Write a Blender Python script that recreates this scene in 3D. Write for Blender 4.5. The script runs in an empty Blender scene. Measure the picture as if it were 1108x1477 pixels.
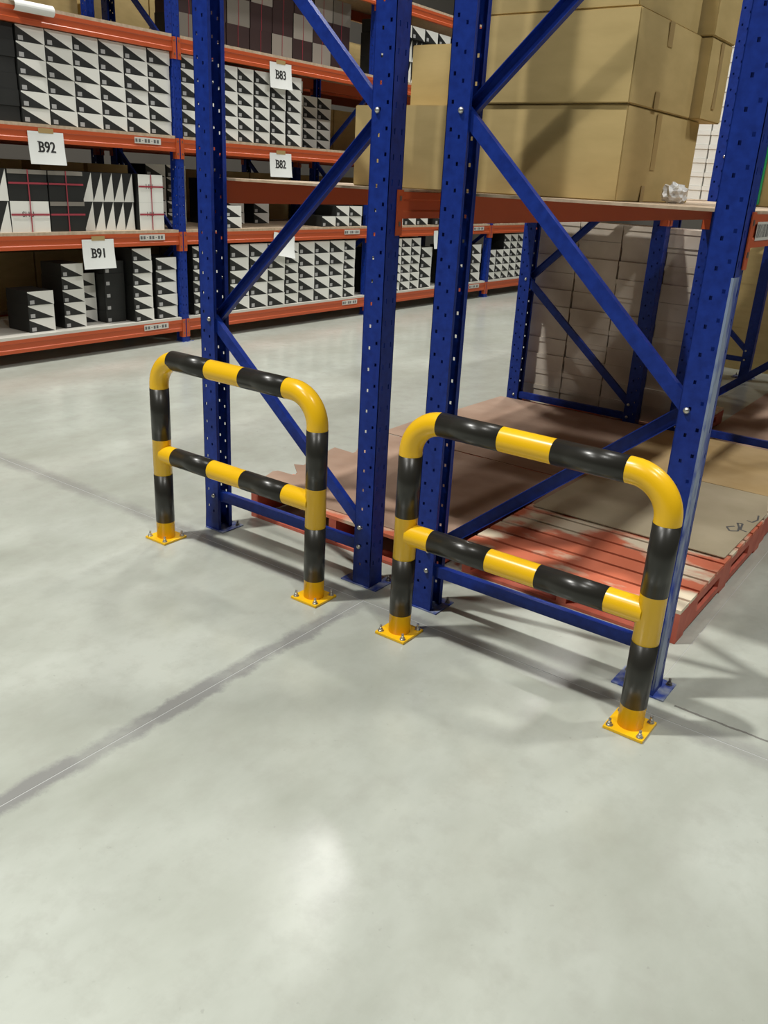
import bpy, bmesh, math, random
from mathutils import Vector, Matrix, Euler
random.seed(7)
C = bpy.context.scene.collection
scene = bpy.context.scene

# ------------------------------------------------------------------ camera
F_PX = 1225.85
yaw, pitch, roll = 0.6156, -0.3746, 0.0541
d = Vector((-math.sin(yaw)*math.cos(pitch), math.cos(yaw)*math.cos(pitch), math.sin(pitch)))
r0 = Vector((math.cos(yaw), math.sin(yaw), 0)); u0 = r0.cross(d)
rv = math.cos(roll)*r0 + math.sin(roll)*u0
uv = -math.sin(roll)*r0 + math.cos(roll)*u0
cam_data = bpy.data.cameras.new('camera')
cam = bpy.data.objects.new('camera', cam_data); C.objects.link(cam)
M = Matrix((rv, uv, -d)).transposed().to_4x4()
M.translation = Vector((3.234, -2.9703, 1.8468))
cam.matrix_world = M
cam_data.sensor_fit = 'VERTICAL'; cam_data.sensor_height = 24.0
cam_data.lens = 24.0*F_PX/1477.0
cam_data.clip_end = 200
scene.camera = cam

# ------------------------------------------------------------------ world, lamps, exposure
world = bpy.data.worlds.new('world'); scene.world = world; world.use_nodes = True
bg = world.node_tree.nodes['Background']
bg.inputs[0].default_value = (0.92, 0.96, 0.98, 1); bg.inputs[1].default_value = 0.025
scene.view_settings.view_transform = 'Standard'
scene.view_settings.look = 'None'
scene.view_settings.exposure = 0.0
scene.view_settings.gamma = 1.0
scene.view_settings.use_curve_mapping = False

def lamp(x, y, z, power, sx=0.4, sy=0.5):
    l = bpy.data.lights.new('ceiling_lamp', 'AREA'); l.shape = 'RECTANGLE'
    l.size = sx; l.size_y = sy; l.energy = power; l.color = (1.0, 0.985, 0.93)
    o = bpy.data.objects.new('ceiling_lamp', l); C.objects.link(o); o.location = (x, y, z)
    return o
# high-bay lamps: a strong one over the cross aisle, the others over the aisles
for x, y, z, p, sz in ((-2.2, -3.9, 13.0, 1500, 0.5), (0.6, -6.4, 9.0, 200, 0.5), (-3.72, 6.15, 9.0, 340, 0.8), (-0.97, 6.33, 9.0, 180, 0.7),
                       (-2.2, 12.0, 9.0, 200, 0.5), (5.4, -2.5, 9.0, 220, 0.5), (5.4, 3.0, 9.0, 280, 0.5), (5.4, 8.5, 9.0, 200, 0.5)):
    lamp(x, y, z, p, sz, sz)

# ------------------------------------------------------------------ materials
def mat(name, col, rough=0.6, metal=0.0, spec=0.5, coat=0.0):
    m = bpy.data.materials.new(name); m.use_nodes = True
    b = m.node_tree.nodes['Principled BSDF']
    b.inputs['Base Color'].default_value = (*col, 1); b.inputs['Roughness'].default_value = rough
    b.inputs['Metallic'].default_value = metal; b.inputs['Specular IOR Level'].default_value = spec
    b.inputs['Coat Weight'].default_value = coat
    return m
def nodes(m): return m.node_tree.nodes, m.node_tree.links, m.node_tree.nodes['Principled BSDF']
def noise_mix(m, c1, c2, scale=5, lo=0.35, hi=0.65, detail=5, stretch=(1, 1, 1), coord='Position', bump=0.0):
    n, l, b = nodes(m)
    if coord == 'Position':
        g = n.new('ShaderNodeNewGeometry'); src = g.outputs['Position']
    else:
        g = n.new('ShaderNodeTexCoord'); src = g.outputs[coord]
    mp = n.new('ShaderNodeMapping'); mp.inputs['Scale'].default_value = stretch
    l.new(src, mp.inputs['Vector'])
    t = n.new('ShaderNodeTexNoise'); t.inputs['Scale'].default_value = scale; t.inputs['Detail'].default_value = detail
    l.new(mp.outputs[0], t.inputs['Vector'])
    r = n.new('ShaderNodeValToRGB')
    r.color_ramp.elements[0].position = lo; r.color_ramp.elements[0].color = (*c1, 1)
    r.color_ramp.elements[1].position = hi; r.color_ramp.elements[1].color = (*c2, 1)
    l.new(t.outputs['Fac'], r.inputs['Fac']); l.new(r.outputs['Color'], b.inputs['Base Color'])
    if bump:
        bp = n.new('ShaderNodeBump'); bp.inputs['Strength'].default_value = bump; bp.inputs['Distance'].default_value = 0.002
        l.new(t.outputs['Fac'], bp.inputs['Height']); l.new(bp.outputs[0], b.inputs['Normal'])
    return r.outputs['Color'], t.outputs['Fac']

MT = {}
MT['yellow'] = mat('yellow_paint', (0.93, 0.545, 0.012), 0.26, spec=0.5)
MT['black_tape'] = mat('black_gloss_tape', (0.024, 0.023, 0.019), 0.30)
MT['blue'] = mat('blue_powder_coat', (0.010, 0.030, 0.24), 0.42, spec=0.3)
noise_mix(MT['blue'], (0.006, 0.024, 0.20), (0.010, 0.038, 0.29), 30, 0.3, 0.7)
MT['orange'] = mat('orange_powder_coat', (0.50, 0.088, 0.026), 0.38)
MT['zinc'] = mat('zinc_bolt', (0.62, 0.62, 0.58), 0.35, 0.9)
MT['steel_bolt'] = mat('dull_steel_bolt', (0.25, 0.24, 0.22), 0.45, 0.9)
MT['carton'] = mat('carton_board', (0.44, 0.29, 0.125), 0.75, spec=0.25)
noise_mix(MT['carton'], (0.48, 0.36, 0.155), (0.55, 0.415, 0.185), 6, 0.3, 0.7, stretch=(1, 1, 3))
MT['tape'] = mat('brown_packing_tape', (0.41, 0.29, 0.125), 0.4)
MT['sheet_brown'] = mat('brown_cardboard_sheet', (0.34, 0.2, 0.13), 0.85, spec=0.2)
noise_mix(MT['sheet_brown'], (0.33, 0.215, 0.155), (0.44, 0.31, 0.235), 3.5, 0.3, 0.7)
MT['sheet_grey'] = mat('greyish_cardboard_sheet', (0.42, 0.35, 0.24), 0.85, spec=0.2)
noise_mix(MT['sheet_grey'], (0.42, 0.36, 0.245), (0.48, 0.415, 0.295), 5, 0.3, 0.7)
MT['sheet_tan'] = mat('tan_cardboard_sheet', (0.5, 0.35, 0.17), 0.85, spec=0.2)
noise_mix(MT['sheet_tan'], (0.45, 0.31, 0.14), (0.56, 0.41, 0.22), 3, 0.3, 0.7)
MT['board_edge'] = mat('shelf_board', (0.47, 0.36, 0.25), 0.7)
noise_mix(MT['board_edge'], (0.4, 0.3, 0.2), (0.55, 0.43, 0.31), 25, 0.3, 0.7)
MT['board_white'] = mat('laminated_shelf_board', (0.62, 0.6, 0.54), 0.5)
MT['pallet'] = mat('worn_red_pallet_paint', (0.6, 0.12, 0.06), 0.7)
noise_mix(MT['pallet'], (0.66, 0.17, 0.085), (0.74, 0.64, 0.48), 2.6, 0.47, 0.56, detail=8, stretch=(1.0, 1.9, 1.0))
MT['pallet_red'] = mat('red_pallet_paint', (0.52, 0.10, 0.06), 0.6)
noise_mix(MT['pallet_red'], (0.46, 0.085, 0.05), (0.62, 0.17, 0.11), 9, 0.3, 0.75)
MT['box_black'] = mat('black_box_board', (0.014, 0.015, 0.014), 0.55)
MT['box_white'] = mat('white_box_print', (0.82, 0.82, 0.77), 0.5)
MT['box_plain'] = mat('plain_white_box', (0.60, 0.55, 0.48), 0.65)
noise_mix(MT['box_plain'], (0.46, 0.39, 0.31), (0.64, 0.58, 0.50), 2.5, 0.35, 0.65)
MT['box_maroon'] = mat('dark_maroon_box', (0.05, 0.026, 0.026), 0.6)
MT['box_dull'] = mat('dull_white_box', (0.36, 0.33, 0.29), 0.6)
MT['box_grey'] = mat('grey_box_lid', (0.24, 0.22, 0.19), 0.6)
MT['size_label'] = mat('small_size_label', (0.42, 0.42, 0.42), 0.6)
MT['paper'] = mat('white_paper', (0.80, 0.82, 0.80), 0.6)
MT['ink'] = mat('black_ink', (0.02, 0.02, 0.02), 0.6)
MT['grey_ink'] = mat('grey_ink', (0.12, 0.12, 0.12), 0.6)
MT['strap'] = mat('red_strap', (0.36, 0.05, 0.07), 0.4)
MT['green'] = mat('green_tape', (0.02, 0.42, 0.16), 0.4)
MT['plastic'] = mat('crumpled_clear_plastic', (0.85, 0.86, 0.86), 0.15)
MT['wall'] = mat('painted_wall', (0.12, 0.11, 0.095), 0.9)
MT['tag'] = mat('barcode_label', (0.62, 0.6, 0.55), 0.5)
# blue paint scraped to bare grey metal
MT['blue_worn'] = mat('scraped_blue_paint', (0.1, 0.13, 0.2), 0.4)
noise_mix(MT['blue_worn'], (0.02, 0.05, 0.30), (0.24, 0.30, 0.43), 16, 0.42, 0.56, detail=6, stretch=(1, 1, 0.35))
# blue base plates partly covered in grey cement dust
MT['blue_dusty'] = mat('dusty_blue_paint', (0.1, 0.15, 0.4), 0.6)
noise_mix(MT['blue_dusty'], (0.025, 0.06, 0.33), (0.3, 0.34, 0.42), 22, 0.38, 0.7)

def concrete():
    m = mat('polished_concrete', (0.6, 0.6, 0.55), 0.35)
    n, l, b = nodes(m)
    g = n.new('ShaderNodeNewGeometry'); P = g.outputs['Position']
    def noise(scale, detail=6, rough=0.55, vec=None):
        t = n.new('ShaderNodeTexNoise'); t.inputs['Scale'].default_value = scale
        t.inputs['Detail'].default_value = detail; t.inputs['Roughness'].default_value = rough
        l.new(vec or P, t.inputs['Vector']); return t.outputs['Fac']
    def math_(op, a, b_=None, c_=None):
        t = n.new('ShaderNodeMath'); t.operation = op
        for i, v in enumerate((a, b_, c_)):
            if v is None: continue
            if isinstance(v, (int, float)): t.inputs[i].default_value = v
            else: l.new(v, t.inputs[i])
        return t.outputs[0]
    def ramp(f, p0, c0, p1, c1):
        r = n.new('ShaderNodeValToRGB')
        r.color_ramp.elements[0].position = p0; r.color_ramp.elements[0].color = (*c0, 1)
        r.color_ramp.elements[1].position = p1; r.color_ramp.elements[1].color = (*c1, 1)
        l.new(f, r.inputs['Fac']); return r.outputs['Color']
    def mixc(f, a, b_):
        t = n.new('ShaderNodeMix'); t.data_type = 'RGBA'
        l.new(f, t.inputs['Factor'])
        for s, v in ((t.inputs['A'], a), (t.inputs['B'], b_)):
            if isinstance(v, tuple): s.default_value = (*v, 1)
            else: l.new(v, s)
        return t.outputs['Result']
    mp = n.new('ShaderNodeMapping'); mp.inputs['Scale'].default_value = (1, 0.55, 1); mp.inputs['Rotation'].default_value = (0, 0, 0.5)
    l.new(P, mp.inputs['Vector'])
    big = noise(1.5, 8, 0.6, mp.outputs[0])
    col = ramp(big, 0.34, (0.375, 0.395, 0.34), 0.66, (0.525, 0.555, 0.50))
    fine = noise(9, 8, 0.65)
    f2 = math_('MULTIPLY', ramp(fine, 0.48, (0, 0, 0), 0.75, (1, 1, 1)), 0.5)
    col = mixc(f2, col, (0.375, 0.38, 0.335))
    # small dark specks
    sp = ramp(noise(38, 3, 0.5), 0.70, (0, 0, 0), 0.76, (1, 1, 1))
    col = mixc(math_('MULTIPLY', sp, 0.3), col, (0.25, 0.24, 0.22))
    sx = n.new('ShaderNodeSeparateXYZ'); l.new(P, sx.inputs[0])
    X, Y = sx.outputs['X'], sx.outputs['Y']
    wob = math_('MULTIPLY', math_('SUBTRACT', noise(5.0, 8, 0.75), 0.5), 0.13)
    patch = noise(2.1, 5, 0.6)
    # tyre-dirt stain along the joint that runs towards the racks (stops at the cross joint)
    ax = math_('ABSOLUTE', math_('ADD', math_('SUBTRACT', X, 1.118), wob))
    mx = math_('MULTIPLY_ADD', ax, -30.0, 1.75); mx = math_('MINIMUM', math_('MAXIMUM', mx, 0.0), 1.0)
    mx = math_('MULTIPLY', mx, math_('LESS_THAN', Y, -0.11))
    mx = math_('MULTIPLY', mx, math_('MULTIPLY_ADD', patch, 3.0, -0.75))
    col = mixc(math_('MINIMUM', mx, 0.85), col, (0.25, 0.25, 0.245))
    # stain either side of the cross joint
    ay = math_('ABSOLUTE', math_('ADD', math_('SUBTRACT', Y, -0.115), wob))
    my = math_('MULTIPLY_ADD', ay, -15.0, 1.3); my = math_('MINIMUM', math_('MAXIMUM', my, 0.0), 1.0)
    my = math_('MULTIPLY', my, math_('MULTIPLY_ADD', patch, 2.6, -0.68))
    col = mixc(math_('MINIMUM', my, 0.6), col, (0.26, 0.26, 0.25))
    # thin crack behind the cross joint
    cr = math_('ABSOLUTE', math_('ADD', math_('SUBTRACT', Y, 0.0), math_('MULTIPLY', wob, 0.25)))
    cm = math_('LESS_THAN', cr, 0.006)
    cm = math_('MULTIPLY', cm, math_('MULTIPLY', math_('GREATER_THAN', X, 2.56), math_('LESS_THAN', X, 2.92)))
    col = mixc(math_('MULTIPLY', cm, 0.75), col, (0.14, 0.13, 0.12))
    l.new(col, b.inputs['Base Color'])
    rr = n.new('ShaderNodeMapRange'); l.new(big, rr.inputs['Value'])
    rr.inputs['From Min'].default_value = 0.3; rr.inputs['From Max'].default_value = 0.7
    rr.inputs['To Min'].default_value = 0.27; rr.inputs['To Max'].default_value = 0.17
    l.new(rr.outputs[0], b.inputs['Roughness'])
    b.inputs['Specular IOR Level'].default_value = 0.5
    bp = n.new('ShaderNodeBump'); bp.inputs['Strength'].default_value = 0.12; bp.inputs['Distance'].default_value = 0.003
    l.new(fine, bp.inputs['Height']); l.new(bp.outputs[0], b.inputs['Normal'])
    return m
MT['concrete'] = concrete()
MT['sealant'] = mat('joint_sealant', (0.46, 0.47, 0.46), 0.6)

# ------------------------------------------------------------------ mesh helpers
class MB:
    def __init__(s): s.v = []; s.f = []; s.m = []; s.smooth = set()
    def quad(s, pts, mi=0):
        i = len(s.v); s.v += [tuple(p) for p in pts]; s.f.append(tuple(range(i, i+len(pts)))); s.m.append(mi)
    def box(s, x0, x1, y0, y1, z0, z1, mi=0, xf=None):
        p = [Vector(q) for q in ((x0,y0,z0),(x1,y0,z0),(x1,y1,z0),(x0,y1,z0),(x0,y0,z1),(x1,y0,z1),(x1,y1,z1),(x0,y1,z1))]
        if xf: p = [xf @ q for q in p]
        i = len(s.v); s.v += [tuple(q) for q in p]
        for f in ((0,3,2,1),(4,5,6,7),(0,1,5,4),(1,2,6,5),(2,3,7,6),(3,0,4,7)):
            s.f.append(tuple(i+k for k in f)); s.m.append(mi)
        return s
    def tube(s, path, r, seg=20, mi=0, caps=True, tangents=None):
        path = [Vector(p) for p in path]; rings = []
        n0 = None
        for k, p in enumerate(path):
            if tangents: t = tangents[k]
            elif k == 0: t = path[1]-path[0]
            elif k == len(path)-1: t = path[-1]-path[-2]
            else: t = (path[k+1]-path[k]).normalized()+(path[k]-path[k-1]).normalized()
            t = t.normalized()
            if n0 is None:
                a = Vector((0, 0, 1)) if abs(t.z) < 0.9 else Vector((0, 1, 0))
                n0 = (a - t*a.dot(t)).normalized()
            else: n0 = (n0 - t*n0.dot(t)).normalized()
            b = t.cross(n0); base = len(s.v)
            rk = r[k] if isinstance(r, (list, tuple)) else r
            for j in range(seg):
                a = 2*math.pi*j/seg
                s.v.append(tuple(p + n0*math.cos(a)*rk + b*math.sin(a)*rk))
            rings.append(base)
        for a, b in zip(rings, rings[1:]):
            for j in range(seg):
                j2 = (j+1) % seg
                s.smooth.add(len(s.f)); s.f.append((a+j, a+j2, b+j2, b+j)); s.m.append(mi)
        if caps:
            s.f.append(tuple(reversed(range(rings[0], rings[0]+seg)))); s.m.append(mi)
            s.f.append(tuple(range(rings[-1], rings[-1]+seg))); s.m.append(mi)
        return s
    def prism(s, poly, z0, z1, mi=0):
        """flat outline (x, y) given thickness"""
        n = len(poly); i = len(s.v)
        s.v += [(x, y, z0) for x, y in poly] + [(x, y, z1) for x, y in poly]
        s.f.append(tuple(reversed(range(i, i+n)))); s.m.append(mi)
        s.f.append(tuple(range(i+n, i+2*n))); s.m.append(mi)
        for k in range(n):
            k2 = (k+1) % n; s.f.append((i+k, i+k2, i+n+k2, i+n+k)); s.m.append(mi)
        return s
    def mesh(s, name, mats, fixn=False):
        me = bpy.data.meshes.new(name); me.from_pydata(s.v, [], s.f)
        for m in mats: me.materials.append(MT[m])
        for p, mi in zip(me.polygons, s.m): p.material_index = mi
        for i in s.smooth: me.polygons[i].use_smooth = True
        if fixn:
            bm = bmesh.new(); bm.from_mesh(me); bmesh.ops.recalc_face_normals(bm, faces=bm.faces); bm.to_mesh(me); bm.free()
        me.update(); return me
    def build(s, name, mats, parent=None, fixn=False):
        """parent: its world position is taken off so vertices can be written in world metres"""
        if isinstance(mats, str): mats = [mats]
        me = s.mesh(name, mats, fixn)
        o = bpy.data.objects.new(name, me); C.objects.link(o)
        if parent:
            o.parent = parent
            me.transform(Matrix.Translation(-wloc(parent)))
        return o
def wloc(o):
    v = Vector(o.location)
    while o.parent: o = o.parent; v += Vector(o.location)
    return v
def recenter(o):
    """move the origin of a top-level mesh to its base"""
    me = o.data; xs = [v.co for v in me.vertices]
    c = Vector(((min(v.x for v in xs)+max(v.x for v in xs))/2, (min(v.y for v in xs)+max(v.y for v in xs))/2, min(v.z for v in xs)))
    me.transform(Matrix.Translation(-c)); o.location = c; return o
def put(name, me, loc, rot=(0, 0, 0), parent=None):
    o = bpy.data.objects.new(name, me); C.objects.link(o); o.location = loc; o.rotation_euler = rot
    if parent: o.parent = parent
    return o
ORD = ['first', 'second', 'third', 'fourth', 'fifth', 'sixth', 'seventh', 'eighth', 'ninth', 'tenth', 'eleventh', 'twelfth', 'thirteenth', 'fourteenth']
def tag(o, label, cat, group=None):
    o['label'] = label; o['category'] = cat
    if group: o['group'] = group
    return o
def thing(name, label, cat, loc=(0, 0, 0), group=None):
    o = bpy.data.objects.new(name, None); C.objects.link(o); o.location = loc; o.empty_display_size = 0.1
    return tag(o, label, cat, group)

# ------------------------------------------------------------------ setting: floor slabs and walls
fl = MB().box(-10, 10, -8, 18, -0.16, -0.0008).build('floor', 'sealant'); fl['kind'] = 'structure'
J = 0.0025
for x0, x1, y0, y1 in ((-10, 1.123-J, -8, -0.115-J), (1.123+J, 10, -8, -0.115-J), (-10, 1.123-0.001, -0.115+J, 18),
                       (1.123+0.001, 2.457-0.0015, -0.115+J, 18), (2.457+0.0015, 10, -0.115+J, 18)):
    MB().box(x0, x1, y0, y1, -0.0007, 0.0).build('slab', 'concrete', fl)
w = MB().box(-9.2, -9.0, -8, 18, 0, 8).build('wall_left', 'wall'); w['kind'] = 'structure'
w = MB().box(-9.0, 10, 17.8, 18, 0, 8).build('wall_back', 'wall'); w['kind'] = 'structure'

# ------------------------------------------------------------------ safety guards
def bolt_mesh():
    b = MB(); b.tube([(0,0,0),(0,0,0.003)], 0.013, 12)
    b.tube([(0,0,0.003),(0,0,0.012)], 0.0095, 6); b.tube([(0,0,0.012),(0,0,0.028)], 0.0055, 8)
    return b.mesh('anchor_bolt', ['zinc'])
BOLT = bolt_mesh()
def bolt_dark_mesh():
    me = BOLT.copy(); me.materials.clear(); me.materials.append(MT['steel_bolt']); return me
BOLT_DARK = bolt_dark_mesh()
def guard(x0, x1, bands, label):
    y = -0.248; r = 0.0475; H = 0.968; hr = 0.474; R = 0.142
    g = thing('safety_guard', label, 'guard rail', ((x0+x1)/2, y, 0))
    def arc(cx, a0, a1, n=14, rr=R):
        return [(cx+rr*math.cos(a0+(a1-a0)*k/n), y, H-R+rr*math.sin(a0+(a1-a0)*k/n)) for k in range(n+1)]
    path = [(x0, y, 0.010), (x0, y, H-R)] + arc(x0+R, math.pi, math.pi/2)[1:] + [(x1-R, y, H)] + arc(x1-R, math.pi/2, 0)[1:] + [(x1, y, 0.010)]
    MB().tube(path, r, 32).build('hoop', 'yellow', g)
    MB().tube([(x0+0.02, y, hr), (x1-0.02, y, hr)], r*0.985, 32, caps=False).build('middle_rail', 'yellow', g)
    # weld collars where the middle rail meets the posts
    rb = r + 0.0008
    for x in (x0, x1):
        for z0, z1 in ((0.101, 0.362), (0.551, 0.815)):
            MB().tube([(x, y, z0), (x, y, z1)], rb, 32).build('black_band', 'black_tape', g)
    for z in (H, hr):
        for a, b in ((bands[0], bands[1]), (bands[2], bands[3])):
            MB().tube([(a, y, z), (b, y, z)], rb if z == H else rb*0.988, 32).build('black_band', 'black_tape', g)
    for x in (x0, x1):
        pm = MB().box(x-0.076, x+0.076, y-0.076, y+0.076, 0.0005, 0.0125)
        p = pm.build('base_plate', 'yellow', g)
        bv = p.modifiers.new('bevel', 'BEVEL'); bv.width = 0.002; bv.segments = 2
        for sx in (-1, 1):
            for sy in (-1, 1):
                put('anchor_bolt', BOLT, (x+sx*0.058-g.location.x, sy*0.058, 0.0125), (0, 0, random.random()), p)
    return g
guard(-0.1045, 0.932, (0.003, 0.268, 0.490, 0.757), 'yellow and black striped pipe guard bolted before the two-post frame beside the wide aisle')
guard(1.424, 2.475, (1.557, 1.825, 2.040, 2.315), 'yellow and black striped pipe guard bolted before the frame carrying big cartons and red pallet')

# ------------------------------------------------------------------ pallet racks
PW, PA, PITCH = 0.096, 0.097, 0.0945     # upright: width, depth, hole pitch
def post_mesh(height, name='post'):
    """folded open channel with real punched holes; origin at the middle of the closed outer face, open towards +x"""
    t = 0.0025; h = PW/2
    # unrolled profile: list of (x, y); hole columns given by (segment start, end) spans
    segs = []          # (p0, p1, cols) cols = [(u0, u1, phase, hz)]
    segs.append(((PA, h-0.018), (PA, h), []))
    fl_cols = [(0.024, 0.011, 0.037, 0.014), (0.062, 0.010, 0.012, 0.014)]
    segs.append(((PA, h), (0, h), [(PA-c, w_, ph, hz) for c, w_, ph, hz in fl_cols]))
    segs.append(((0, h), (0, -h), [(0.024, 0.007, 0.028, 0.022), (PW-0.024, 0.007, 0.028, 0.022)]))
    segs.append(((0, -h), (PA, -h), fl_cols))
    segs.append(((PA, -h), (PA, -h+0.018), []))
    zs_set = {0.0, height}
    n = int(height/PITCH)
    def holes(ph, hz):
        return [(ph+k*PITCH-hz/2, ph+k*PITCH+hz/2) for k in range(1, n)]
    b = MB()
    for p0, p1, cols in segs:
        L = math.dist(p0, p1)
        us = sorted({0.0, L} | {c-w_/2 for c, w_, _, _ in cols} | {c+w_/2 for c, w_, _, _ in cols})
        zs = {0.0, height}
        for c, w_, ph, hz in cols:
            for a, e in holes(ph, hz): zs |= {round(a, 5), round(e, 5)}
        zs = sorted(zs)
        idx = {}
        def vid(u, z):
            if (u, z) not in idx:
                f = u/L; idx[(u, z)] = len(b.v)
                b.v.append((p0[0]+(p1[0]-p0[0])*f, p0[1]+(p1[1]-p0[1])*f, z))
            return idx[(u, z)]
        for u0, u1 in zip(us, us[1:]):
            run = None
            for z0, z1 in zip(zs, zs[1:]):
                um, zm = (u0+u1)/2, (z0+z1)/2
                hole = False
                for c, w_, ph, hz in cols:
                    if abs(um-c) < w_/2:
                        k = round((zm-ph)/PITCH)
                        if 1 <= k < n and abs(zm-(ph+k*PITCH)) < hz/2: hole = True
                if hole: continue
                b.f.append((vid(u0, z0), vid(u1, z0), vid(u1, z1), vid(u0, z1))); b.m.append(0)
    me = b.mesh(name, ['blue'])
    bm = bmesh.new(); bm.from_mesh(me)
    bmesh.ops.remove_doubles(bm, verts=bm.verts, dist=1e-5)
    bmesh.ops.solidify(bm, geom=bm.faces[:], thickness=t)
    bm.to_mesh(me); bm.free(); me.update()
    return me
POST = post_mesh(4.2)

def channel(p0, p1, w=0.052, dep=0.030, y0=0.014, open_front=False, nm='brace', parent=None, mname='blue'):
    """C-channel brace in a frame plane from (x, z) p0 to p1, y given"""
    a = Vector((p0[0], 0, p0[1])); e = Vector((p1[0], 0, p1[1])); t = (e-a).normalized(); L = (e-a).length
    nrm = Vector((-t.z, 0, t.x))
    xf = Matrix(((t.x, 0, nrm.x, a.x), (t.y, 1, nrm.y, 0), (t.z, 0, nrm.z, a.z), (0, 0, 0, 1)))
    b = MB(); th = 0.003
    b.box(0, L, y0, y0+dep, w/2-th, w/2, 0, xf); b.box(0, L, y0, y0+dep, -w/2, -w/2+th, 0, xf)
    if open_front: b.box(0, L, y0+dep-th, y0+dep, -w/2+th, w/2-th, 0, xf)
    else: b.box(0, L, y0, y0+th, -w/2+th, w/2-th, 0, xf)
    return b.build(nm, mname, parent, fixn=True)

def rivet_mesh():
    b = MB()
    b.tube([(0,0,0),(0,-0.004,0),(0,-0.009,0),(0,-0.0115,0)], [0.012,0.012,0.008,0.003], 12)
    return b.mesh('bolt_head', ['zinc'])
RIVET = rivet_mesh()

def place_post(rack, xo, yc, sign, plate, dark=True):
    """xo: x of the closed outer face; sign +1 opens to +x"""
    p = put('post', POST, Vector((xo, yc, 0.006))-rack.location, (0, 0, 0 if sign > 0 else math.pi), rack)
    a0, a1 = plate
    pl = MB().box(a0, a1, -PW/2-0.006, PW/2+0.055, -0.006, 0.0).build('base_plate', 'blue_dusty')
    pl.parent = p
    if sign < 0:  # keep the longer rear lip on the far side
        pl.data.transform(Matrix.Scale(-1, 4, (0, 1, 0))); pl.data.flip_normals()
    for a in (a0+0.022, a1-0.02):
        bb = put('anchor_bolt', BOLT_DARK, (a, (PW/2+0.03)*sign, 0.0), (0, 0, random.random()), p)
    # angle cleat gripping the foot
    cl = MB().box(0.010, 0.060, PW/2+0.001, PW/2+0.004, 0, 0.07).box(0.010, 0.060, PW/2+0.004, PW/2+0.05, 0.0, 0.004).build('foot_cleat', 'steel_bolt')
    cl.parent = p
    if sign < 0:
        cl.data.transform(Matrix.Scale(-1, 4, (0, 1, 0))); cl.data.flip_normals()
    return p

def bracing(rack, xl, xr, y, flip, zmax=4.1, rivets=True):
    """xl, xr: bolt lines of left and right post; flip False: first diagonal rises from right foot to left post"""
    zb, z0, zn = 0.2008, 0.2997, [1.1446, 2.0929, 3.041, 3.99]
    yb = y
    L, R = (xl, xr) if not flip else (xr, xl)
    channel((xl-0.02, zb), (xr+0.02, zb), y0=yb+0.016, parent=rack)
    pts = [(R, z0)] + [((L if k % 2 == 0 else R), z) for k, z in enumerate(zn)]
    for k in range(len(pts)-1):
        rising_right = (pts[k+1][0]-pts[k][0]) > 0
        channel(pts[k], pts[k+1], y0=yb+(0.012 if not rising_right else 0.046), open_front=rising_right, parent=rack)
    if rivets:
        for q in pts[:-1] + [(xl, zb), (xr, zb)]:
            put('bolt_head', RIVET, Vector((q[0], yb-0.0005, q[1]))-rack.location, (0, 0, 0), rack)

def beam(rack, xf, side, y0, y1, ztop, h=0.105, dep=0.05, label=None, conn_h=0.18, both=(True, True)):
    """box beam with stepped face; xf = outer face x, side = +1 if the outer face looks to +x"""
    b = MB(); s = side
    prof = [(0, 0), (0, -h*0.26), (-0.006, -h*0.32), (-0.006, -h*0.68), (0, -h*0.74), (0, -h), (-dep, -h), (-dep, 0)]
    P0 = [(xf+s*px, y0, ztop+pz) for px, pz in prof]; P1 = [(xf+s*px, y1, ztop+pz) for px, pz in prof]
    n = len(prof); i = len(b.v); b.v += P0+P1
    for k in range(n):
        k2 = (k+1) % n; b.f.append((i+k, i+k2, i+n+k2, i+n+k)); b.m.append(0)
    b.f.append(tuple(range(i, i+n))); b.m.append(0); b.f.append(tuple(range(i+n, i+2*n))); b.m.append(0)
    o = b.build('beam', 'orange', rack, fixn=True)
    for yy, sg, on in ((y0, -1, both[0]), (y1, 1, both[1])):
        if not on: continue
        cb = MB()
        z1 = ztop+0.008; z0 = z1-conn_h
        cb.box(*sorted((xf+s*0.006, xf-s*dep)), *sorted((yy, yy+sg*-0.004)), z0, z1)
        cb.box(*sorted((xf+s*0.003, xf+s*0.007)), *sorted((yy-sg*0.004, yy+sg*0.040)), z0, z1)
        for zz in (z1-0.03, z0+0.05):
            cb.box(*sorted((xf+s*0.007, xf+s*0.010)), *sorted((yy+sg*0.012, yy+sg*0.024)), zz-0.012, zz+0.006, 1)
        c = cb.build('beam_connector', ['orange', 'steel_bolt']); c.parent = o
        c.data.transform(Matrix.Translation(-rack.location))
    return o

YF = [0.0475, 3.4475, 6.8475]        # frame planes (post centre)
rack_a = thing('pallet_rack', 'blue and orange pallet rack with narrow frame, running beside the wide aisle', 'rack', (0.5, 0.0475, 0))
rack_b = thing('pallet_rack', 'blue and orange pallet rack with scraped corner post, carrying the big brown cartons', 'rack', (1.9, 0.0475, 0))
for rack, xo_l, xo_r in ((rack_a, -0.063, 1.069), (rack_b, 1.322, 2.472)):
    for i, yc in enumerate(YF):
        place_post(rack, xo_l, yc, 1, (0.0, 0.135))
        place_post(rack, xo_r, yc, -1, (-0.045, 0.17))
        bracing(rack, xo_l+0.064, xo_r-0.072, yc-0.0475, rack is rack_b)
    for i in range(2):
        y0, y1 = YF[i]+0.049, YF[i+1]-0.049
        beam(rack, xo_l, -1, y0, y1, 1.795); beam(rack, xo_r, 1, y0, y1, 1.795)
        MB().box(xo_l+0.004, xo_r-0.004, y0+0.004, y1-0.004, 1.7955, 1.806).build('shelf_board', 'board_edge', rack)
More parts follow.
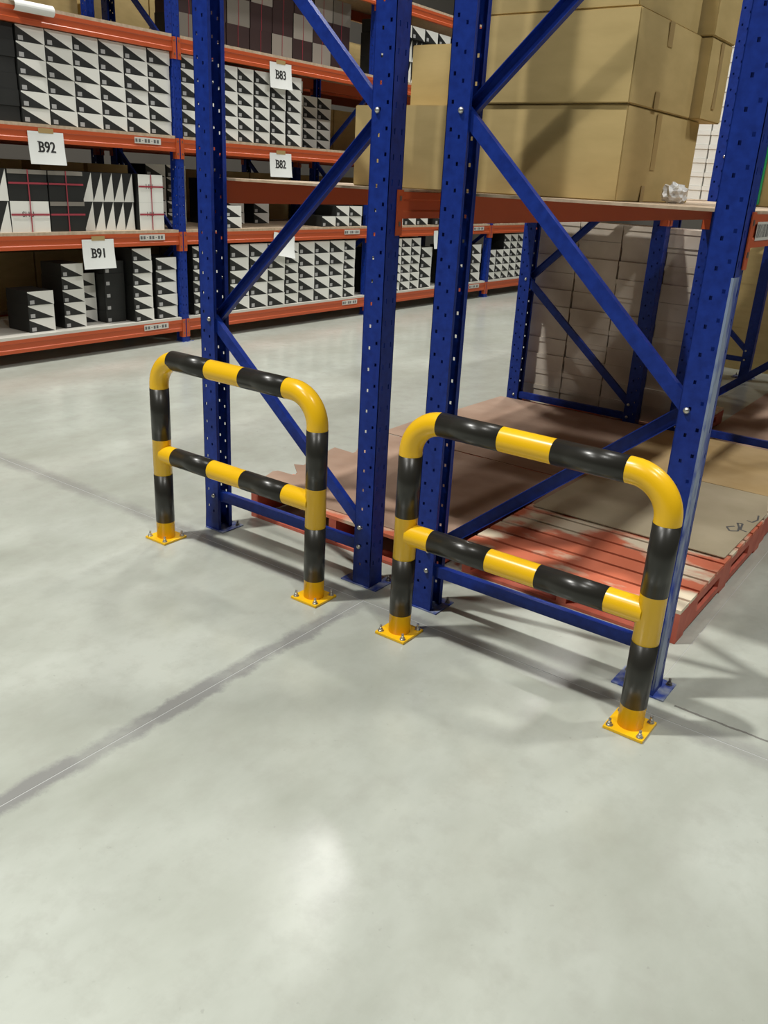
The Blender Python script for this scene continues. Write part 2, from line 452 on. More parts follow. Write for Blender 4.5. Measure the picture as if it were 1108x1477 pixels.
# the scraped outer corner of the post nearest the cross aisle
b = MB()
b.box(2.4722, 2.4730, 0.0015, 0.060, 0.03, 1.60); b.box(2.464, 2.4730, -0.0010, -0.0002, 0.03, 1.60)
b.build('scraped_corner', 'blue_worn', rack_b)
# location label on the lit beam of that rack
lb = MB().box(2.4722, 2.4735, 0.16, 0.34, 1.712, 1.772)
rl = random.Random(5); yy = 0.166
while yy < 0.325:
    ww = rl.choice((0.003, 0.005, 0.008)); lb.box(2.4735, 2.4739, yy, yy+ww, 1.722, 1.764, 1); yy += ww+rl.choice((0.003, 0.005, 0.007))
lb.build('location_label', ['tag', 'grey_ink'], rack_b)

# ------------------------------------------------------------------ pallets
def pallet(x0, x1, y0, y1, label, H=0.165):
    p = thing('pallet', label, 'pallet', ((x0+x1)/2, (y0+y1)/2, 0))
    tb = 0.018; sw = 0.05
    n = int(round((y1-y0)/0.13)); pit = (y1-y0+0.02)/n
    for k in range(n):
        a = y0+k*pit
        MB().box(x0, x1, a, a+pit-0.02, H-tb, H).build('deck_board', 'pallet', p)
    for xs in (x0, (x0+x1-sw)/2, x1-sw):
        b = MB(); zt = H-tb-0.0005; L = y1-y0
        n0, n1, n2, n3 = y0+0.19*L, y0+0.43*L, y0+0.57*L, y0+0.81*L
        for a, e in ((y0, n0), (n1, n2), (n3, y1)): b.box(xs, xs+sw, a, e, tb, zt)
        for a, e in ((n0, n1), (n2, n3)): b.box(xs, xs+sw, a, e, 0.105, zt); b.box(xs, xs+sw, a, e, tb, 0.052)
        b.build('stringer', 'pallet_red', p)
    for a in (y0, (y0+y1-0.11)/2, y1-0.11):
        MB().box(x0, x1, a, a+0.11, 0.001, tb-0.0005).build('bottom_board', 'pallet_red', p)
    return p
pallet(0.0, 1.20, 0.285, 1.655, 'red painted pallet under brown cardboard, its corner showing behind the guard at the aisle')
pallet(-0.01, 1.19, 1.70, 3.07, 'red painted pallet hidden under cardboard, in front of the stacked pale boxes')
pallet(1.30, 2.40, 0.475, 1.905, 'worn red pallet with bare slats showing, at the open end of the rack')
pallet(1.29, 2.39, 1.945, 3.355, 'red pallet under tan cardboard, behind the bare-slatted pallet')
# ------------------------------------------------------------------ cardboard laid on the pallets
def sheet(poly, z, label, m, th=0.005, name='cardboard_sheet'):
    o = MB().prism(poly, z, z+th).build(name, m); recenter(o)
    return tag(o, label, 'cardboard')
sheet([(-0.03,0.33),(1.24,0.36),(1.25,1.74),(-0.17,1.74),(-0.15,1.52),(0.0,1.245),(0.0,1.215),(-0.16,1.225),(-0.155,1.19),(-0.06,0.80),(-0.115,0.775),(0.02,0.655),(0.02,0.62),(-0.10,0.615),(-0.115,0.585)],
      0.1655, 'brown cardboard sheet with torn flaps on the red pallet nearest the aisle', 'sheet_brown')
sheet([(-0.16,1.76),(1.25,1.76),(1.26,3.37),(-0.10,3.37),(-0.12,2.75),(-0.17,2.3)],
      0.1655, 'smooth brown cardboard sheet in front of the stacked pale boxes', 'sheet_brown')
sg = sheet([(1.33,1.17),(2.383,1.18),(2.39,2.0),(2.32,2.315),(1.34,2.30)], 0.1715, 'greyish cardboard sheet with a pen scribble, over the bare-slatted pallet', 'sheet_grey')
sheet([(1.30,1.22),(2.10,1.23),(2.12,1.60),(2.06,1.93),(1.29,1.92)], 0.1655, 'brown cardboard piece lying under the scribbled cardboard sheet', 'sheet_brown')
sheet([(1.31,2.33),(2.42,2.34),(2.43,3.385),(1.31,3.385)], 0.1655, 'tan cardboard sheet at the far end of the pallets, beyond the scribbled one', 'sheet_tan')
def ribbon(pts, w, z):
    b = MB()
    for (x0, y0), (x1, y1) in zip(pts, pts[1:]):
        t = Vector((x1-x0, y1-y0)); t.normalize(); nx, ny = -t.y*w/2, t.x*w/2
        b.prism([(x0-nx, y0-ny), (x1-nx, y1-ny), (x1+nx, y1+ny), (x0+nx, y0+ny)], z, z+0.0006)
    return b
b = ribbon([(2.30,1.66),(2.27,1.62),(2.30,1.57),(2.335,1.60),(2.325,1.66),(2.30,1.72),(2.325,1.73),(2.34,1.63),(2.375,1.62)], 0.011, 0.1766)
b.build('pen_scribble', 'grey_ink', sg)
b = ribbon([(2.33,1.80),(2.36,1.79),(2.375,1.85),(2.36,1.93)], 0.010, 0.1766); b.build('pen_scribble', 'grey_ink', sg)
# rack_b bay two: cardboard on the floor
sheet([(1.42,3.56),(2.46,3.56),(2.46,6.6),(1.42,6.6)], 0.0005, 'brown cardboard sheet lying on the floor in the second bay', 'sheet_brown', 0.01)

# ------------------------------------------------------------------ big cartons on the shelf
def carton(x0, x1, y0, y1, z0, z1, label, tapes=(), green=False, seed=1):
    rnd = random.Random(seed)
    g = thing('carton', label, 'carton', ((x0+x1)/2, (y0+y1)/2, z0))
    bm = bmesh.new(); bmesh.ops.create_cube(bm, size=1.0)
    bmesh.ops.subdivide_edges(bm, edges=bm.edges[:], cuts=5, use_grid_fill=True)
    sx, sy, sz = x1-x0, y1-y0, z1-z0
    for v in bm.verts:
        x, y, z = v.co
        bul = 0.005
        ex = bul*(1-4*y*y)*(1-4*z*z) if abs(abs(x)-0.5) < 1e-4 else 0
        ey = bul*(1-4*x*x)*(1-4*z*z) if abs(abs(y)-0.5) < 1e-4 else 0
        v.co = ((x*sx + math.copysign(ex, x)), (y*sy + math.copysign(ey, y)), (z+0.5)*sz)
        if z > 0.49: v.co.z -= 0.0015*rnd.random()
    bmesh.ops.bevel(bm, geom=[e for e in bm.edges if len(e.link_faces) == 2 and e.calc_face_angle() > 1.0], offset=0.004, segments=2, affect='EDGES')
    me = bpy.data.meshes.new('box'); bm.to_mesh(me); bm.free(); me.materials.append(MT['carton'])
    for p in me.polygons: p.use_smooth = True
    o = put('box', me, (0, 0, 0), (0, 0, 0), g)
    md = o.modifiers.new('es', 'EDGE_SPLIT'); md.split_angle = math.radians(40)
    for face, a, w_, za, zb in tapes:
        b = MB()
        if face == 'x': b.box(x1+0.0035, x1+0.0060, a-w_/2, a+w_/2, z0+za, z0+zb)
        else: b.box(a-w_/2, a+w_/2, y0-0.0060, y0-0.0035, z0+za, z0+zb)
        b.build('tape', 'tape', g)
    # flap seams on the top
    b = MB().box(x0+0.01, x1-0.01, (y0+y1)/2-0.03, (y0+y1)/2+0.03, z1-0.008, z1-0.0012); b.build('top_tape', 'tape', g)
    return g
ZS = 1.8065
carton(0.655, 1.270, 0.29, 1.16, ZS, 2.138, 'brown carton on the shelf board showing between the two racks, lowest of its stack', seed=3)
carton(1.285, 1.912, 0.30, 1.13, ZS, 2.140, 'large brown carton with tape down its end, resting on the shelf board', [('x', 0.62, 0.05, 0.12, 0.325), ('x', 0.55, 0.035, 0.0, 0.06)], seed=4)
carton(0.80, 1.275, 0.50, 1.20, 2.140, 2.395, 'small brown carton topping the stack that shows between the two racks', seed=5)
carton(1.29, 1.915, 0.29, 0.97, 2.142, 2.450, 'large brown carton with wide shaded front, second in its stack', [('x', 0.55, 0.045, 0.0, 0.06), ('x', 0.60, 0.05, 0.22, 0.305)], seed=6)
carton(1.30, 1.955, 0.985, 1.27, 2.142, 2.450, 'brown carton jutting out over the gap behind the lowest taped carton', [('x', 1.12, 0.04, 0.05, 0.30)], seed=7)
carton(1.28, 1.90, 0.30, 0.95, 2.452, 2.78, 'brown carton third in the stack, set in front of another', seed=8)
carton(1.30, 1.96, 0.98, 1.28, 2.452, 2.80, 'brown carton third in the stack, standing behind another', seed=9)
carton(2.10, 2.42, 1.50, 2.20, ZS, 2.25, 'brown carton beyond the scraped corner post with green tape on its edge', seed=10)
g = MB().box(2.10, 2.135, 1.485, 1.493, ZS+0.01, 2.24).build('green_tape', 'green', bpy.data.objects[[o.name for o in C.objects if o.name.startswith('carton')][-1]])
# crumpled clear plastic on the shelf edge
bm = bmesh.new(); bmesh.ops.create_icosphere(bm, subdivisions=3, radius=0.05)
rp = random.Random(3)
for v in bm.verts:
    v.co *= 0.72+0.5*rp.random(); v.co.z = max(v.co.z*0.85, -0.035)
me = bpy.data.meshes.new('crumpled_plastic'); bm.to_mesh(me); bm.free(); me.materials.append(MT['plastic'])
tag(put('crumpled_plastic', me, (1.99, 0.72, ZS+0.036)), 'crumpled ball of clear plastic wrap on the shelf board edge', 'plastic wrap')

# ------------------------------------------------------------------ stacked pale boxes in the second bay
def plain_box_mesh(w, dd, h):
    b = MB(); lid = 0.035
    b.box(-w/2+0.004, w/2-0.004, 0.007, dd-0.003, 0, h-0.002)
    b.box(-w/2+0.001, w/2-0.001, 0.0, dd, h-lid, h-0.001)
    return b.mesh('pale_box', ['box_plain'])
PB = plain_box_mesh(0.348, 0.28, 0.1325)
for k in range(11):
    for c in range(4):
        j = random.uniform(-0.008, 0.008)
        o = put('pale_box', PB, (-0.02+0.176+c*0.352, 3.575+j+random.uniform(0, 0.01), 0.146+k*0.1325))
        tag(o, f'pale box in the block behind cardboard, {ORD[k]} up, {ORD[c]} from the aisle', 'box', 'pale boxes stacked in the second bay')
pl2 = pallet(-0.03, 1.42, 3.56, 4.6, 'red pallet carrying the block of pale stacked boxes', H=0.145)
# second layer, only its top rows can be seen
WB = plain_box_mesh(0.24, 0.28, 0.111)
WB.materials.clear(); WB.materials.append(MT['box_white'])
for k in range(11):
    for c in range(4):
        o = put('white_box', WB, (0.13+c*0.245, 5.1, 1.8065+k*0.111))
        tag(o, f'white box on the second bay shelf, {ORD[k]} up, {ORD[c]} from the aisle', 'box', 'white boxes on the second bay shelf')

# ------------------------------------------------------------------ display rack of shoe boxes across the aisle
XB = -4.25; DB = 1.10
YB = [0.175, 3.55, 6.925, 10.30, 13.675]
rack_s = thing('storage_rack', 'long orange and blue rack across the aisle, filled with black and white shoe boxes', 'rack', (XB-DB/2, 6.9, 0))
for yc in YB:
    p = place_post(rack_s, XB, yc, -1, (-0.01, 0.12))
    p2 = place_post(rack_s, XB-DB, yc, 1, (-0.01, 0.12))
    for p0, p1 in (((XB-DB+0.06, 0.3), (XB-0.06, 1.1)), ((XB-0.06, 1.1), (XB-DB+0.06, 2.0)), ((XB-DB+0.06, 2.0), (XB-0.06, 2.9)), ((XB-0.06, 2.9), (XB-DB+0.06, 3.8))):
        channel(p0, p1, y0=yc-0.015, parent=rack_s)
ZL = [0.25, 1.18, 2.11, 3.045, 4.0]
for i in range(4):
    y0, y1 = YB[i]+0.049, YB[i+1]-0.049
    for k, zt in enumerate(ZL):
        bo = beam(rack_s, XB, 1, y0, y1, zt, h=0.125, conn_h=0.2)
        beam(rack_s, XB-DB, -1, y0, y1, zt, h=0.125, conn_h=0.2)
        MB().box(XB-DB+0.01, XB-0.003, y0+0.004, y1-0.004, zt+0.0005, zt+0.029).build('shelf_board', 'board_white' if k == 0 else 'board_edge', rack_s)
        if k < 3 and y1 < 11:
            lw = MB().box(XB+0.0005, XB+0.002, y1-0.53, y1-0.20, zt-0.070, zt-0.012, 0)
            for q in range(8):
                a = y1-0.52+q*0.038
                if q % 3 == 2: lw.box(XB+0.002, XB+0.0025, a+0.006, a+0.02, zt-0.045, zt-0.038, 1)
                else: lw.box(XB+0.002, XB+0.0025, a, a+0.026, zt-0.058, zt-0.026, 1)
            lo = lw.build('location_label', ['tag', 'grey_ink']); lo.parent = bo
            lo.data.transform(Matrix.Translation(-rack_s.location))

# --- shoe boxes: front looks to +x, width along y, origin at the bottom middle of the front
def shoe_mesh(w, h, dd, kind='split'):
    b = MB()
    X1 = 0.0; y0, y1 = -w/2, w/2
    P = {k: v for k, v in zip('abcdefgh', [(-dd,y0,0),(X1,y0,0),(X1,y1,0),(-dd,y1,0),(-dd,y0,h),(X1,y0,h),(X1,y1,h),(-dd,y1,h)])}
    side = 0
    b.quad([P['a'],P['d'],P['c'],P['b']], 0); b.quad([P['e'],P['f'],P['g'],P['h']], 0)
    b.quad([P['a'],P['b'],P['f'],P['e']], 0); b.quad([P['c'],P['d'],P['h'],P['g']], 0); b.quad([P['a'],P['e'],P['h'],P['d']], 0)
    m = 0.004
    if kind == 'split':       # white upper right, black lower left
        b.quad([P['b'], (X1, y0+w*0.97, 0), (X1, y0, h*0.92)], 0); b.quad([(X1, y0, h*0.92), (X1, y0+w*0.97, 0), P['c'], P['g'], P['f']], 1)
    elif kind == 'upright':   # the same box standing on its side
        b.quad([P['b'], P['c'], (X1, y1-w*0.10, h)], 1); b.quad([P['b'], (X1, y1-w*0.10, h), P['f']], 0)
        b.quad([P['c'], P['g'], (X1, y1-w*0.10, h)], 0)
    elif kind == 'black': b.quad([P['b'],P['c'],P['g'],P['f']], 0)
    elif kind == 'white': b.quad([P['b'],P['c'],P['g'],P['f']], 1)
    elif kind == 'lid':       # black side with grey lid rim
        z = h*0.86
        b.quad([P['b'],P['c'],(X1,y1,z),(X1,y0,z)], 0); b.quad([(X1,y0,z),(X1,y1,z),P['g'],P['f']], 1)
        b.box(X1+0.0005, X1+0.006, y0, y1, z, h-0.001, 1)
    return b.mesh('shoe_box', {'lid': ['box_black', 'box_grey'], 'maroon': ['box_maroon']}.get(kind, ['box_black', 'box_white']))
KINDS = {'std': (0.276, 0.1285, 0.36), 'big': (0.302, 0.1500, 0.38), 'small': (0.246, 0.1240, 0.34)}
SM = {k: shoe_mesh(*v) for k, v in KINDS.items()}
SMB = {k: shoe_mesh(*v, 'black') for k, v in KINDS.items()}
LABM = {k: MB().box(0.0005, 0.0022, -v[0]*0.43, -v[0]*0.26, v[1]*0.08, v[1]*0.36).mesh('size_label', ['size_label']) for k, v in KINDS.items()}
UP = shoe_mesh(0.121, 0.270, 0.33, 'upright')
def shoe(kind, y, z, x=None, label='', group='', black=False, jit=0.006):
    xx = (XB-0.045 if x is None else x)+random.uniform(-jit, jit)
    o = put('shoe_box', (SMB if black else SM)[kind], (xx, y+random.uniform(-0.002, 0.002), z))
    put('size_label', LABM[kind], (0, 0, 0), (0, 0, 0), o)
    return tag(o, label, 'shoe box', group)
def stack(kind, ys, n, level, x=None, label='', group='', black=False, ref='', c0=0, step=1):
    """columns of boxes: left edges ys, n rows (int or list); label gets the row and the column counted from ref"""
    for i, y in enumerate(ys):
        nn = n[i] if isinstance(n, (list, tuple)) else n
        w_, h_, _ = KINDS[kind]
        for k in range(nn):
            lb = f'{label}, {ORD[k]} up' + (f', {ORD[c0+step*i]} from {ref}' if ref else '')
            shoe(kind, y+w_/2, level+0.0295+k*(h_+0.0006), x, lb, group, black)
L1, L2, L3, L4 = ZL[:4]
# bay with B92/B91
BW = 'black and white shoe box'
stack('std', [1.802+0.282*k for k in range(6)], 6, L3, label=BW+' above sign B92', group='shoe boxes above sign B92', ref='the post', c0=5, step=-1)
stack('std', [1.51, 1.23, 0.95], 6, L3, x=XB-0.06, label='plain black shoe box', group='black shoe boxes beside the B92 stack', black=True, ref='the B92 stack')
stack('std', [1.70], 3, L1, x=XB-0.10, label=BW+' in the lowest stack below B91', group='three-high shoe box stack on the bottom shelf')
gd = 'dim shoe box columns under sign B91'
stack('small', [2.10], 5, L1, x=XB-0.12, label=BW+' in the dim column under B91', group=gd)
stack('small', [2.36], 4, L1, x=XB-0.30, label=BW+' in the set back column under B91', group=gd)
stack('small', [2.62], 5, L1, x=XB-0.16, label='plain black shoe box in the dark column right of sign B91', group='black shoe boxes right of sign B91', black=True)
gb = 'bright shoe box columns beside the post under B91'
stack('small', [2.90], 6, L1, label=BW+' on the B91 bottom shelf', group=gb, ref='the post', c0=1)
stack('std', [3.20], 5, L1, label=BW+' on the B91 bottom shelf', group=gb, ref='the post', c0=0)
# bay with B83/B82/B81
g82 = 'shoe boxes above sign B82'
stack('std', [3.635+0.2775*k for k in range(2)], 6, L3, label=BW+' above sign B82', group=g82, ref='the post')
stack('small', [4.195, 4.445, 4.712, 4.978, 5.248], 6, L3, label=BW+' above sign B82', group=g82, ref='the post', c0=2)
stack('small', [5.50], 6, L3, x=XB-0.25, label=BW+' in the set back column above B82', group='set back shoe boxes above sign B82')
stack('std', [5.95, 6.235, 6.52], 5, L3, x=XB-0.66, label=BW+' deep beyond sign B83', group='shoe boxes deep in the shelf beyond sign B83', ref='the post', c0=2, step=-1)
g81 = 'shoe boxes on the bottom shelf around the tilted sign'; l81 = BW+' beneath the tilted sign'; rp_ = 'the post'
stack('small', [3.72, 3.97], 6, L1, label=l81, group=g81, ref=rp_)
stack('big', [4.295, 4.615, 4.925], 5, L1, label=l81, group=g81, ref=rp_, c0=2)
stack('small', [5.240], 6, L1, label=l81, group=g81, ref=rp_, c0=5)
stack('big', [5.495, 5.80, 6.105], 5, L1, label=l81, group=g81, ref=rp_, c0=6)
stack('small', [6.412], 6, L1, label=l81, group=g81, ref=rp_, c0=9)
l82 = BW+' in the B82 low row'; g82b = 'shoe boxes in the low row under sign B82'
stack('small', [4.24], 2, L2, label=BW+' in the lone pair under sign B82', group=g82b)
stack('std', [5.93], 1, L2, label=l82, group=g82b, ref=rp_, c0=2); stack('std', [6.21, 6.49], 2, L2, label=l82, group=g82b, ref=rp_, c0=1, step=-1)
stack('std', [3.66, 3.95, 4.60, 4.9, 5.35], [5, 5, 4, 3, 4], L2, x=XB-0.70, label=BW+' at the back under B82', group='shoe boxes at the back of the shelf under sign B82', ref=rp_)
# next bays
l71 = BW+' on third bay lower shelf'; g71 = 'shoe boxes on the bottom shelf of the third bay'
stack('small', [7.02, 7.268, 7.516, 7.764, 8.012], [5, 6, 6, 6, 6], L1, label=l71, group=g71, ref=rp_)
stack('big', [8.29, 9.10, 9.45, 9.80], 4, L1, label=l71, group=g71, ref=rp_, c0=5)
l72 = BW+' on third bay second shelf'; g72 = 'shoe boxes on the second shelf of the third bay'
stack('big', [7.05, 7.45, 7.79, 8.10], 2, L2, label=l72, group=g72, ref=rp_)
stack('big', [8.60, 9.80], 3, L2, label=l72, group=g72, ref=rp_, c0=4)
l61 = BW+' on the far bottom shelf'; g61 = 'shoe boxes on the far bottom shelf'
stack('small', [10.38+0.25*k for k in range(5)], [4, 4, 6, 6, 6], L1, label=l61, group=g61, ref=rp_)
stack('small', [10.45, 10.8, 11.1], 2, L2, label=BW+' on the far second shelf', group='shoe boxes on the far second shelf', ref=rp_)

# --- strapped bundles on the shelf under sign B92
Z2 = L2+0.0295
def panel_box(y0, y1, z, h, kind, label, text=None, strap='both', grp=None, x=XB-0.05):
    w_ = y1-y0-0.004
    o = put('bundled_box', shoe_mesh(w_, h, 0.30, kind), (x, (y0+y1)/2, z)); tag(o, label, 'shoe box', grp)
    if strap:
        put('strap', MB().box(0.0065, 0.0085, -w_/2, w_/2, h*0.54, h*0.60).mesh('strap', ['strap']), (0, 0, 0), (0, 0, 0), o)
        put('strap', MB().box(0.0085, 0.0100, -0.0055, 0.0055, 0, h).mesh('strap', ['strap']), (0, 0, 0), (0, 0, 0), o)
    if text:
        t = text_mesh(text, 0.065); put('printed_name', t, (0.0012, -w_*0.06, h*0.50), (math.pi/2, 0, math.pi/2), o)
    return o
def text_mesh(s, size, bold=0.0, m='ink', squeeze=1.0):
    """printed characters as a thin mesh; bold sets how far a second strike is shifted"""
    cu = bpy.data.curves.new('text', 'FONT'); cu.body = s; cu.size = size; cu.align_x = 'CENTER'; cu.extrude = 0.0003
    to = bpy.data.objects.new('text', cu); C.objects.link(to)
    dg = bpy.context.evaluated_depsgraph_get()
    me = bpy.data.meshes.new_from_object(to.evaluated_get(dg)); me.name = 'printed_text'
    bpy.data.objects.remove(to); bpy.data.curves.remove(cu)
    if bold:
        bm = bmesh.new()
        for dx, dy in ((-bold, 0), (bold, 0), (-bold, bold*0.3), (0, 0), (bold, -bold*0.3)):
            k = len(bm.verts); bm.from_mesh(me); bm.verts.ensure_lookup_table()
            for v in bm.verts[k:]: v.co.x += dx; v.co.y += dy
        # slab serifs on the stem of a leading B
        if s[:1] == 'B':
            xm = min(v.co.x for v in bm.verts); h = max(v.co.y for v in bm.verts)
            for y0 in (0.0, h-0.006):
                bmesh.ops.create_cube(bm, size=1.0, matrix=Matrix.Translation((xm, y0+0.003, 0)) @ Matrix.Diagonal((0.026, 0.008, 0.0006, 1)))
        bm.to_mesh(me); bm.free()
    me.transform(Matrix.Scale(squeeze, 4, (1, 0, 0)))
    me.materials.clear(); me.materials.append(MT[m]); return me
panel_box(1.590, 1.985, Z2, 0.27, 'white', 'white box side with small black print and red straps, under sign B92', 'SHU')
panel_box(1.590, 1.985, Z2+0.271, 0.27, 'lid', 'black box with grey lid rim and red strap, on top of the white printed box')
panel_box(1.995, 2.370, Z2, 0.27, 'lid', 'lower black box with grey lid rim in the strapped pair beside the printed box')
panel_box(1.995, 2.370, Z2+0.271, 0.27, 'lid', 'upper black box with grey lid rim in the strapped pair beside the printed box')
panel_box(3.025, 3.345, Z2, 0.27, 'white', 'lower white box with red straps beside the blue post under B92', 'HU')
panel_box(3.025, 3.345, Z2+0.271, 0.27, 'white', 'upper white box with red straps beside the blue post under B92', 'HU')
def uprights(y0, n, rows, z, x, label, group):
    for rr in range(rows):
        for k in range(n):
            o = put('shoe_box', UP, (x, y0+0.0605+k*0.1215, z+rr*0.271)); tag(o, f'{label}, {ORD[rr]} row, {ORD[k]} along', 'shoe box', group)
uprights(2.395, 5, 2, Z2, XB-0.10, 'shoe box standing on edge in zigzag rows under B92', 'shoe boxes on edge under sign B92')
uprights(1.10, 4, 2, Z2, XB-0.05, 'shoe box standing on edge before the white printed box', 'shoe boxes on edge left of the printed box')
# brown cartons at the back of that shelf and on the shelf above
def plain_carton(x0, x1, y0, y1, z0, z1, label, grp):
    b = MB(); b.box(x0, x1, y0, y1, z0, z1-0.004); b.box(x0-0.001, x1+0.001, y0, (y0+y1)/2-0.002, z1-0.004, z1); b.box(x0-0.001, x1+0.001, (y0+y1)/2+0.002, y1, z1-0.004, z1)
    o = b.build('brown_carton', 'carton'); recenter(o); return tag(o, label, 'carton', grp)
for ic, y in enumerate((2.85, 2.3, 1.6, 1.05, 0.5)):
    plain_carton(XB-1.0, XB-0.62, y, y+0.5, Z2, Z2+0.62, f'dark brown carton at the back under B92, {ORD[ic]} from the post', 'cartons at the back of the B92 shelf')
Z4 = L4+0.0295
# a second rack stands back to back with it, holding dull brown cartons
XR = XB-DB-0.25
rack_r = thing('storage_rack', 'dim orange and blue rack of brown cartons standing behind the shoe box rack', 'rack', (XR-DB/2, 5.2, 0))
for yc in YB[:4]:
    place_post(rack_r, XR, yc, -1, (-0.01, 0.12)); place_post(rack_r, XR-DB, yc, 1, (-0.01, 0.12))
    for p0, p1 in (((XR-DB+0.06, 0.3), (XR-0.06, 1.1)), ((XR-0.06, 1.1), (XR-DB+0.06, 2.0)), ((XR-DB+0.06, 2.0), (XR-0.06, 2.9)), ((XR-0.06, 2.9), (XR-DB+0.06, 3.8))):
        channel(p0, p1, y0=yc-0.015, parent=rack_r)
b = MB(); b.box(-0.40, 0.40, -0.39, 0.39, 0, 0.60); b.box(-0.402, 0.402, -0.392, -0.003, 0.60, 0.606); b.box(-0.402, 0.402, 0.003, 0.392, 0.60, 0.606)
BC = b.mesh('brown_carton', ['carton'])
for i in range(3):
    y0, y1 = YB[i]+0.049, YB[i+1]-0.049
    for k, zt in enumerate(ZL[:4]):
        beam(rack_r, XR, 1, y0, y1, zt, h=0.125, conn_h=0.2); beam(rack_r, XR-DB, -1, y0, y1, zt, h=0.125, conn_h=0.2)
        MB().box(XR-DB+0.01, XR-0.003, y0+0.004, y1-0.004, zt+0.0005, zt+0.029).build('shelf_board', 'board_edge', rack_r)
        for c in range(4):
            o = put('brown_carton', BC, (XR-0.50, y0+0.43+c*0.805, zt+0.0295))
            tag(o, f'dull brown carton on the rear rack, {ORD[k]} shelf, {ORD[i]} bay, {ORD[c]} along', 'carton', 'cartons on the rear rack')
# brown cartons on the floor of the third bay close the view between the racks
b = MB(); b.box(-0.285, 0.285, 0, 0.5, 0, 0.47); b.box(-0.286, 0.286, -0.001, 0.248, 0.47, 0.475); b.box(-0.286, 0.286, 0.252, 0.501, 0.47, 0.475)
FC = b.mesh('brown_carton', ['carton'])
for k in range(3):
    for c in range(4):
        o = put('brown_carton', FC, (0.35+c*0.60, 7.3, 0.0005+k*0.4755))
        tag(o, f'brown carton on the third bay floor, {ORD[k]} up, {ORD[c]} from the aisle', 'carton', 'cartons on the third bay floor')
# high shelf over B83: dark and white boxes tied with straps
HM = {}
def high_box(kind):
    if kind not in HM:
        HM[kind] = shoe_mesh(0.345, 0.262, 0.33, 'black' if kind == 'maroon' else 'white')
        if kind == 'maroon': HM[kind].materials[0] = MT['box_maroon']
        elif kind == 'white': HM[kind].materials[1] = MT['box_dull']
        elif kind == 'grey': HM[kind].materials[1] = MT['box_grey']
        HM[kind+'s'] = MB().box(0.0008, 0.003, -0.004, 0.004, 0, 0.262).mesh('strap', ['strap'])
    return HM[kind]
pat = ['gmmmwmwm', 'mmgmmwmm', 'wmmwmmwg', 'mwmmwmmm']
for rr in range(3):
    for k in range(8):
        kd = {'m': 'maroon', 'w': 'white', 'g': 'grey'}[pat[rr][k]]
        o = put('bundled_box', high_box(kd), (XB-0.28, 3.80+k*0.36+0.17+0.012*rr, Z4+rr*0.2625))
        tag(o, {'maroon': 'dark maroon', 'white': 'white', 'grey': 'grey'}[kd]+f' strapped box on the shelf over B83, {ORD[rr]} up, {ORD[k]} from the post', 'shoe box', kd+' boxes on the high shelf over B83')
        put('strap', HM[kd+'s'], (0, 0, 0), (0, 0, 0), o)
uprights(7.10, 14, 2, Z4, XB-0.10, 'shoe box on edge on the third bay high shelf', 'shoe boxes on edge on the high shelf')
stack('big', [7.1, 7.42, 7.74, 8.06, 8.40], 1, L4+0.545, label='shoe box lying on the upright high shelf row', group='shoe boxes lying on the upright row', ref='the post')

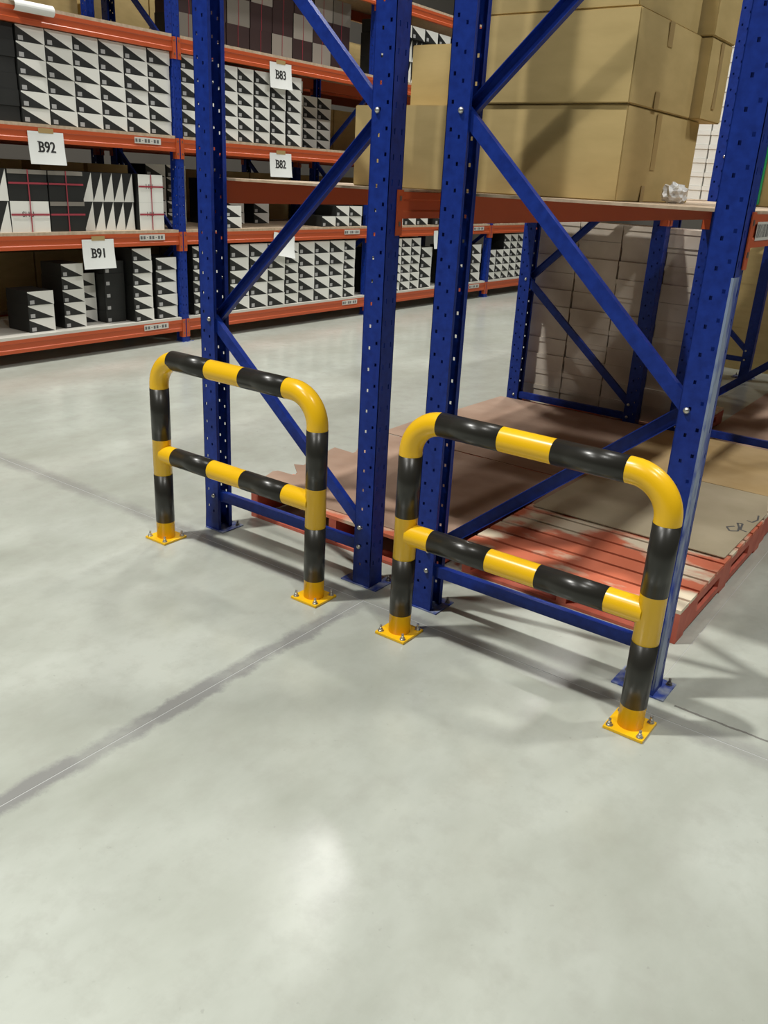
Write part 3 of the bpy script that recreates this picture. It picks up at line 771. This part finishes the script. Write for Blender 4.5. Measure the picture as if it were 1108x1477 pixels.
# --- paper signs hanging from the beams
def sign(y0, y1, z0, z1, text, label, tilt=0.0, curl=0.02, x=XB+0.004):
    """sheet of paper taped to the beam by its top edge"""
    w_, h = y1-y0, z1-z0
    nx, nz = 6, 8; b = MB()
    def pt(i, j, o):
        u = i/nx-0.5; v = j/nz
        return (o + curl*(1-v)**2 + 0.006*math.sin(u*5)*(1-v), u*w_, -h*(1-v))
    for o, rev in ((0.0, True), (0.0008, False)):
        for i in range(nx):
            for j in range(nz):
                q = [pt(i, j, o), pt(i+1, j, o), pt(i+1, j+1, o), pt(i, j+1, o)]
                b.quad(q[::-1] if rev else q)
    o = put('paper_sign', b.mesh('paper_sign', ['paper']), (x, (y0+y1)/2, z1), (tilt, 0, 0))
    tag(o, label, 'sign')
    if text:
        t = text_mesh(text, 0.128, 0.004, 'ink', 0.86)
        me = t
        # lay the print on the curled paper
        me.transform(Matrix.Rotation(math.pi/2, 4, 'Z') @ Matrix.Rotation(0, 4, 'X'))
        put_o = bpy.data.objects.new('printed_number', me); C.objects.link(put_o); put_o.parent = o
        me.transform(Matrix(((0, 0, 1, 0), (0, 1, 0, 0), (-1, 0, 0, 0), (0, 0, 0, 1))))
        zs0 = -h*0.62
        for v in me.vertices:
            zz = v.co.z+zs0; vv = 1+zz/h; uu = v.co.y/w_
            v.co.z = zz; v.co.x = v.co.x + 0.0022 + curl*(1-vv)**2 + 0.006*math.sin(uu*5)*(1-vv)
    tp = MB().box(0.001, 0.0022, -w_*0.2, w_*0.22, -0.012, 0.03).build('tape', 'tape'); tp.parent = o
    return o
sign(1.797, 2.160, 1.800, 2.075, 'B92', 'white paper sign printed B92 hanging from the orange beam')
sign(2.272, 2.642, 0.855, 1.135, 'B91', 'white paper sign printed B91 hanging from the orange beam')
sign(4.900, 5.262, 2.735, 3.000, 'B83', 'white paper sign printed B83 hanging from the orange beam')
sign(4.902, 5.275, 1.787, 2.050, 'B82', 'white paper sign printed B82 hanging from the orange beam')
sign(4.98, 5.36, 0.87, 1.135, None, 'tilted white paper sign half hidden behind the blue brace', tilt=-0.17, curl=0.05)
sign(8.53, 8.90, 0.86, 1.125, None, 'white paper sign on the far beam beside the blue post', curl=0.03)
# curled sheet stuck along the high beam
b = MB(); n = 12
for k in range(n):
    a0 = -0.2+math.pi*1.15*k/n; a1 = -0.2+math.pi*1.15*(k+1)/n
    for rr, rev in ((0.046, False), (0.0445, True)):
        q = [(rr*math.cos(a-math.pi/2+0.5), yy, rr*math.sin(a-math.pi/2+0.5)) for a, yy in ((a0, -0.19), (a0, 0.19), (a1, 0.19), (a1, -0.19))]
        b.quad(q[::-1] if not rev else q)
tag(put('curled_paper', b.mesh('curled_paper', ['paper']), (XB+0.03, 1.94, 3.045)), 'rolled up white paper sheet along the high orange beam', 'paper')
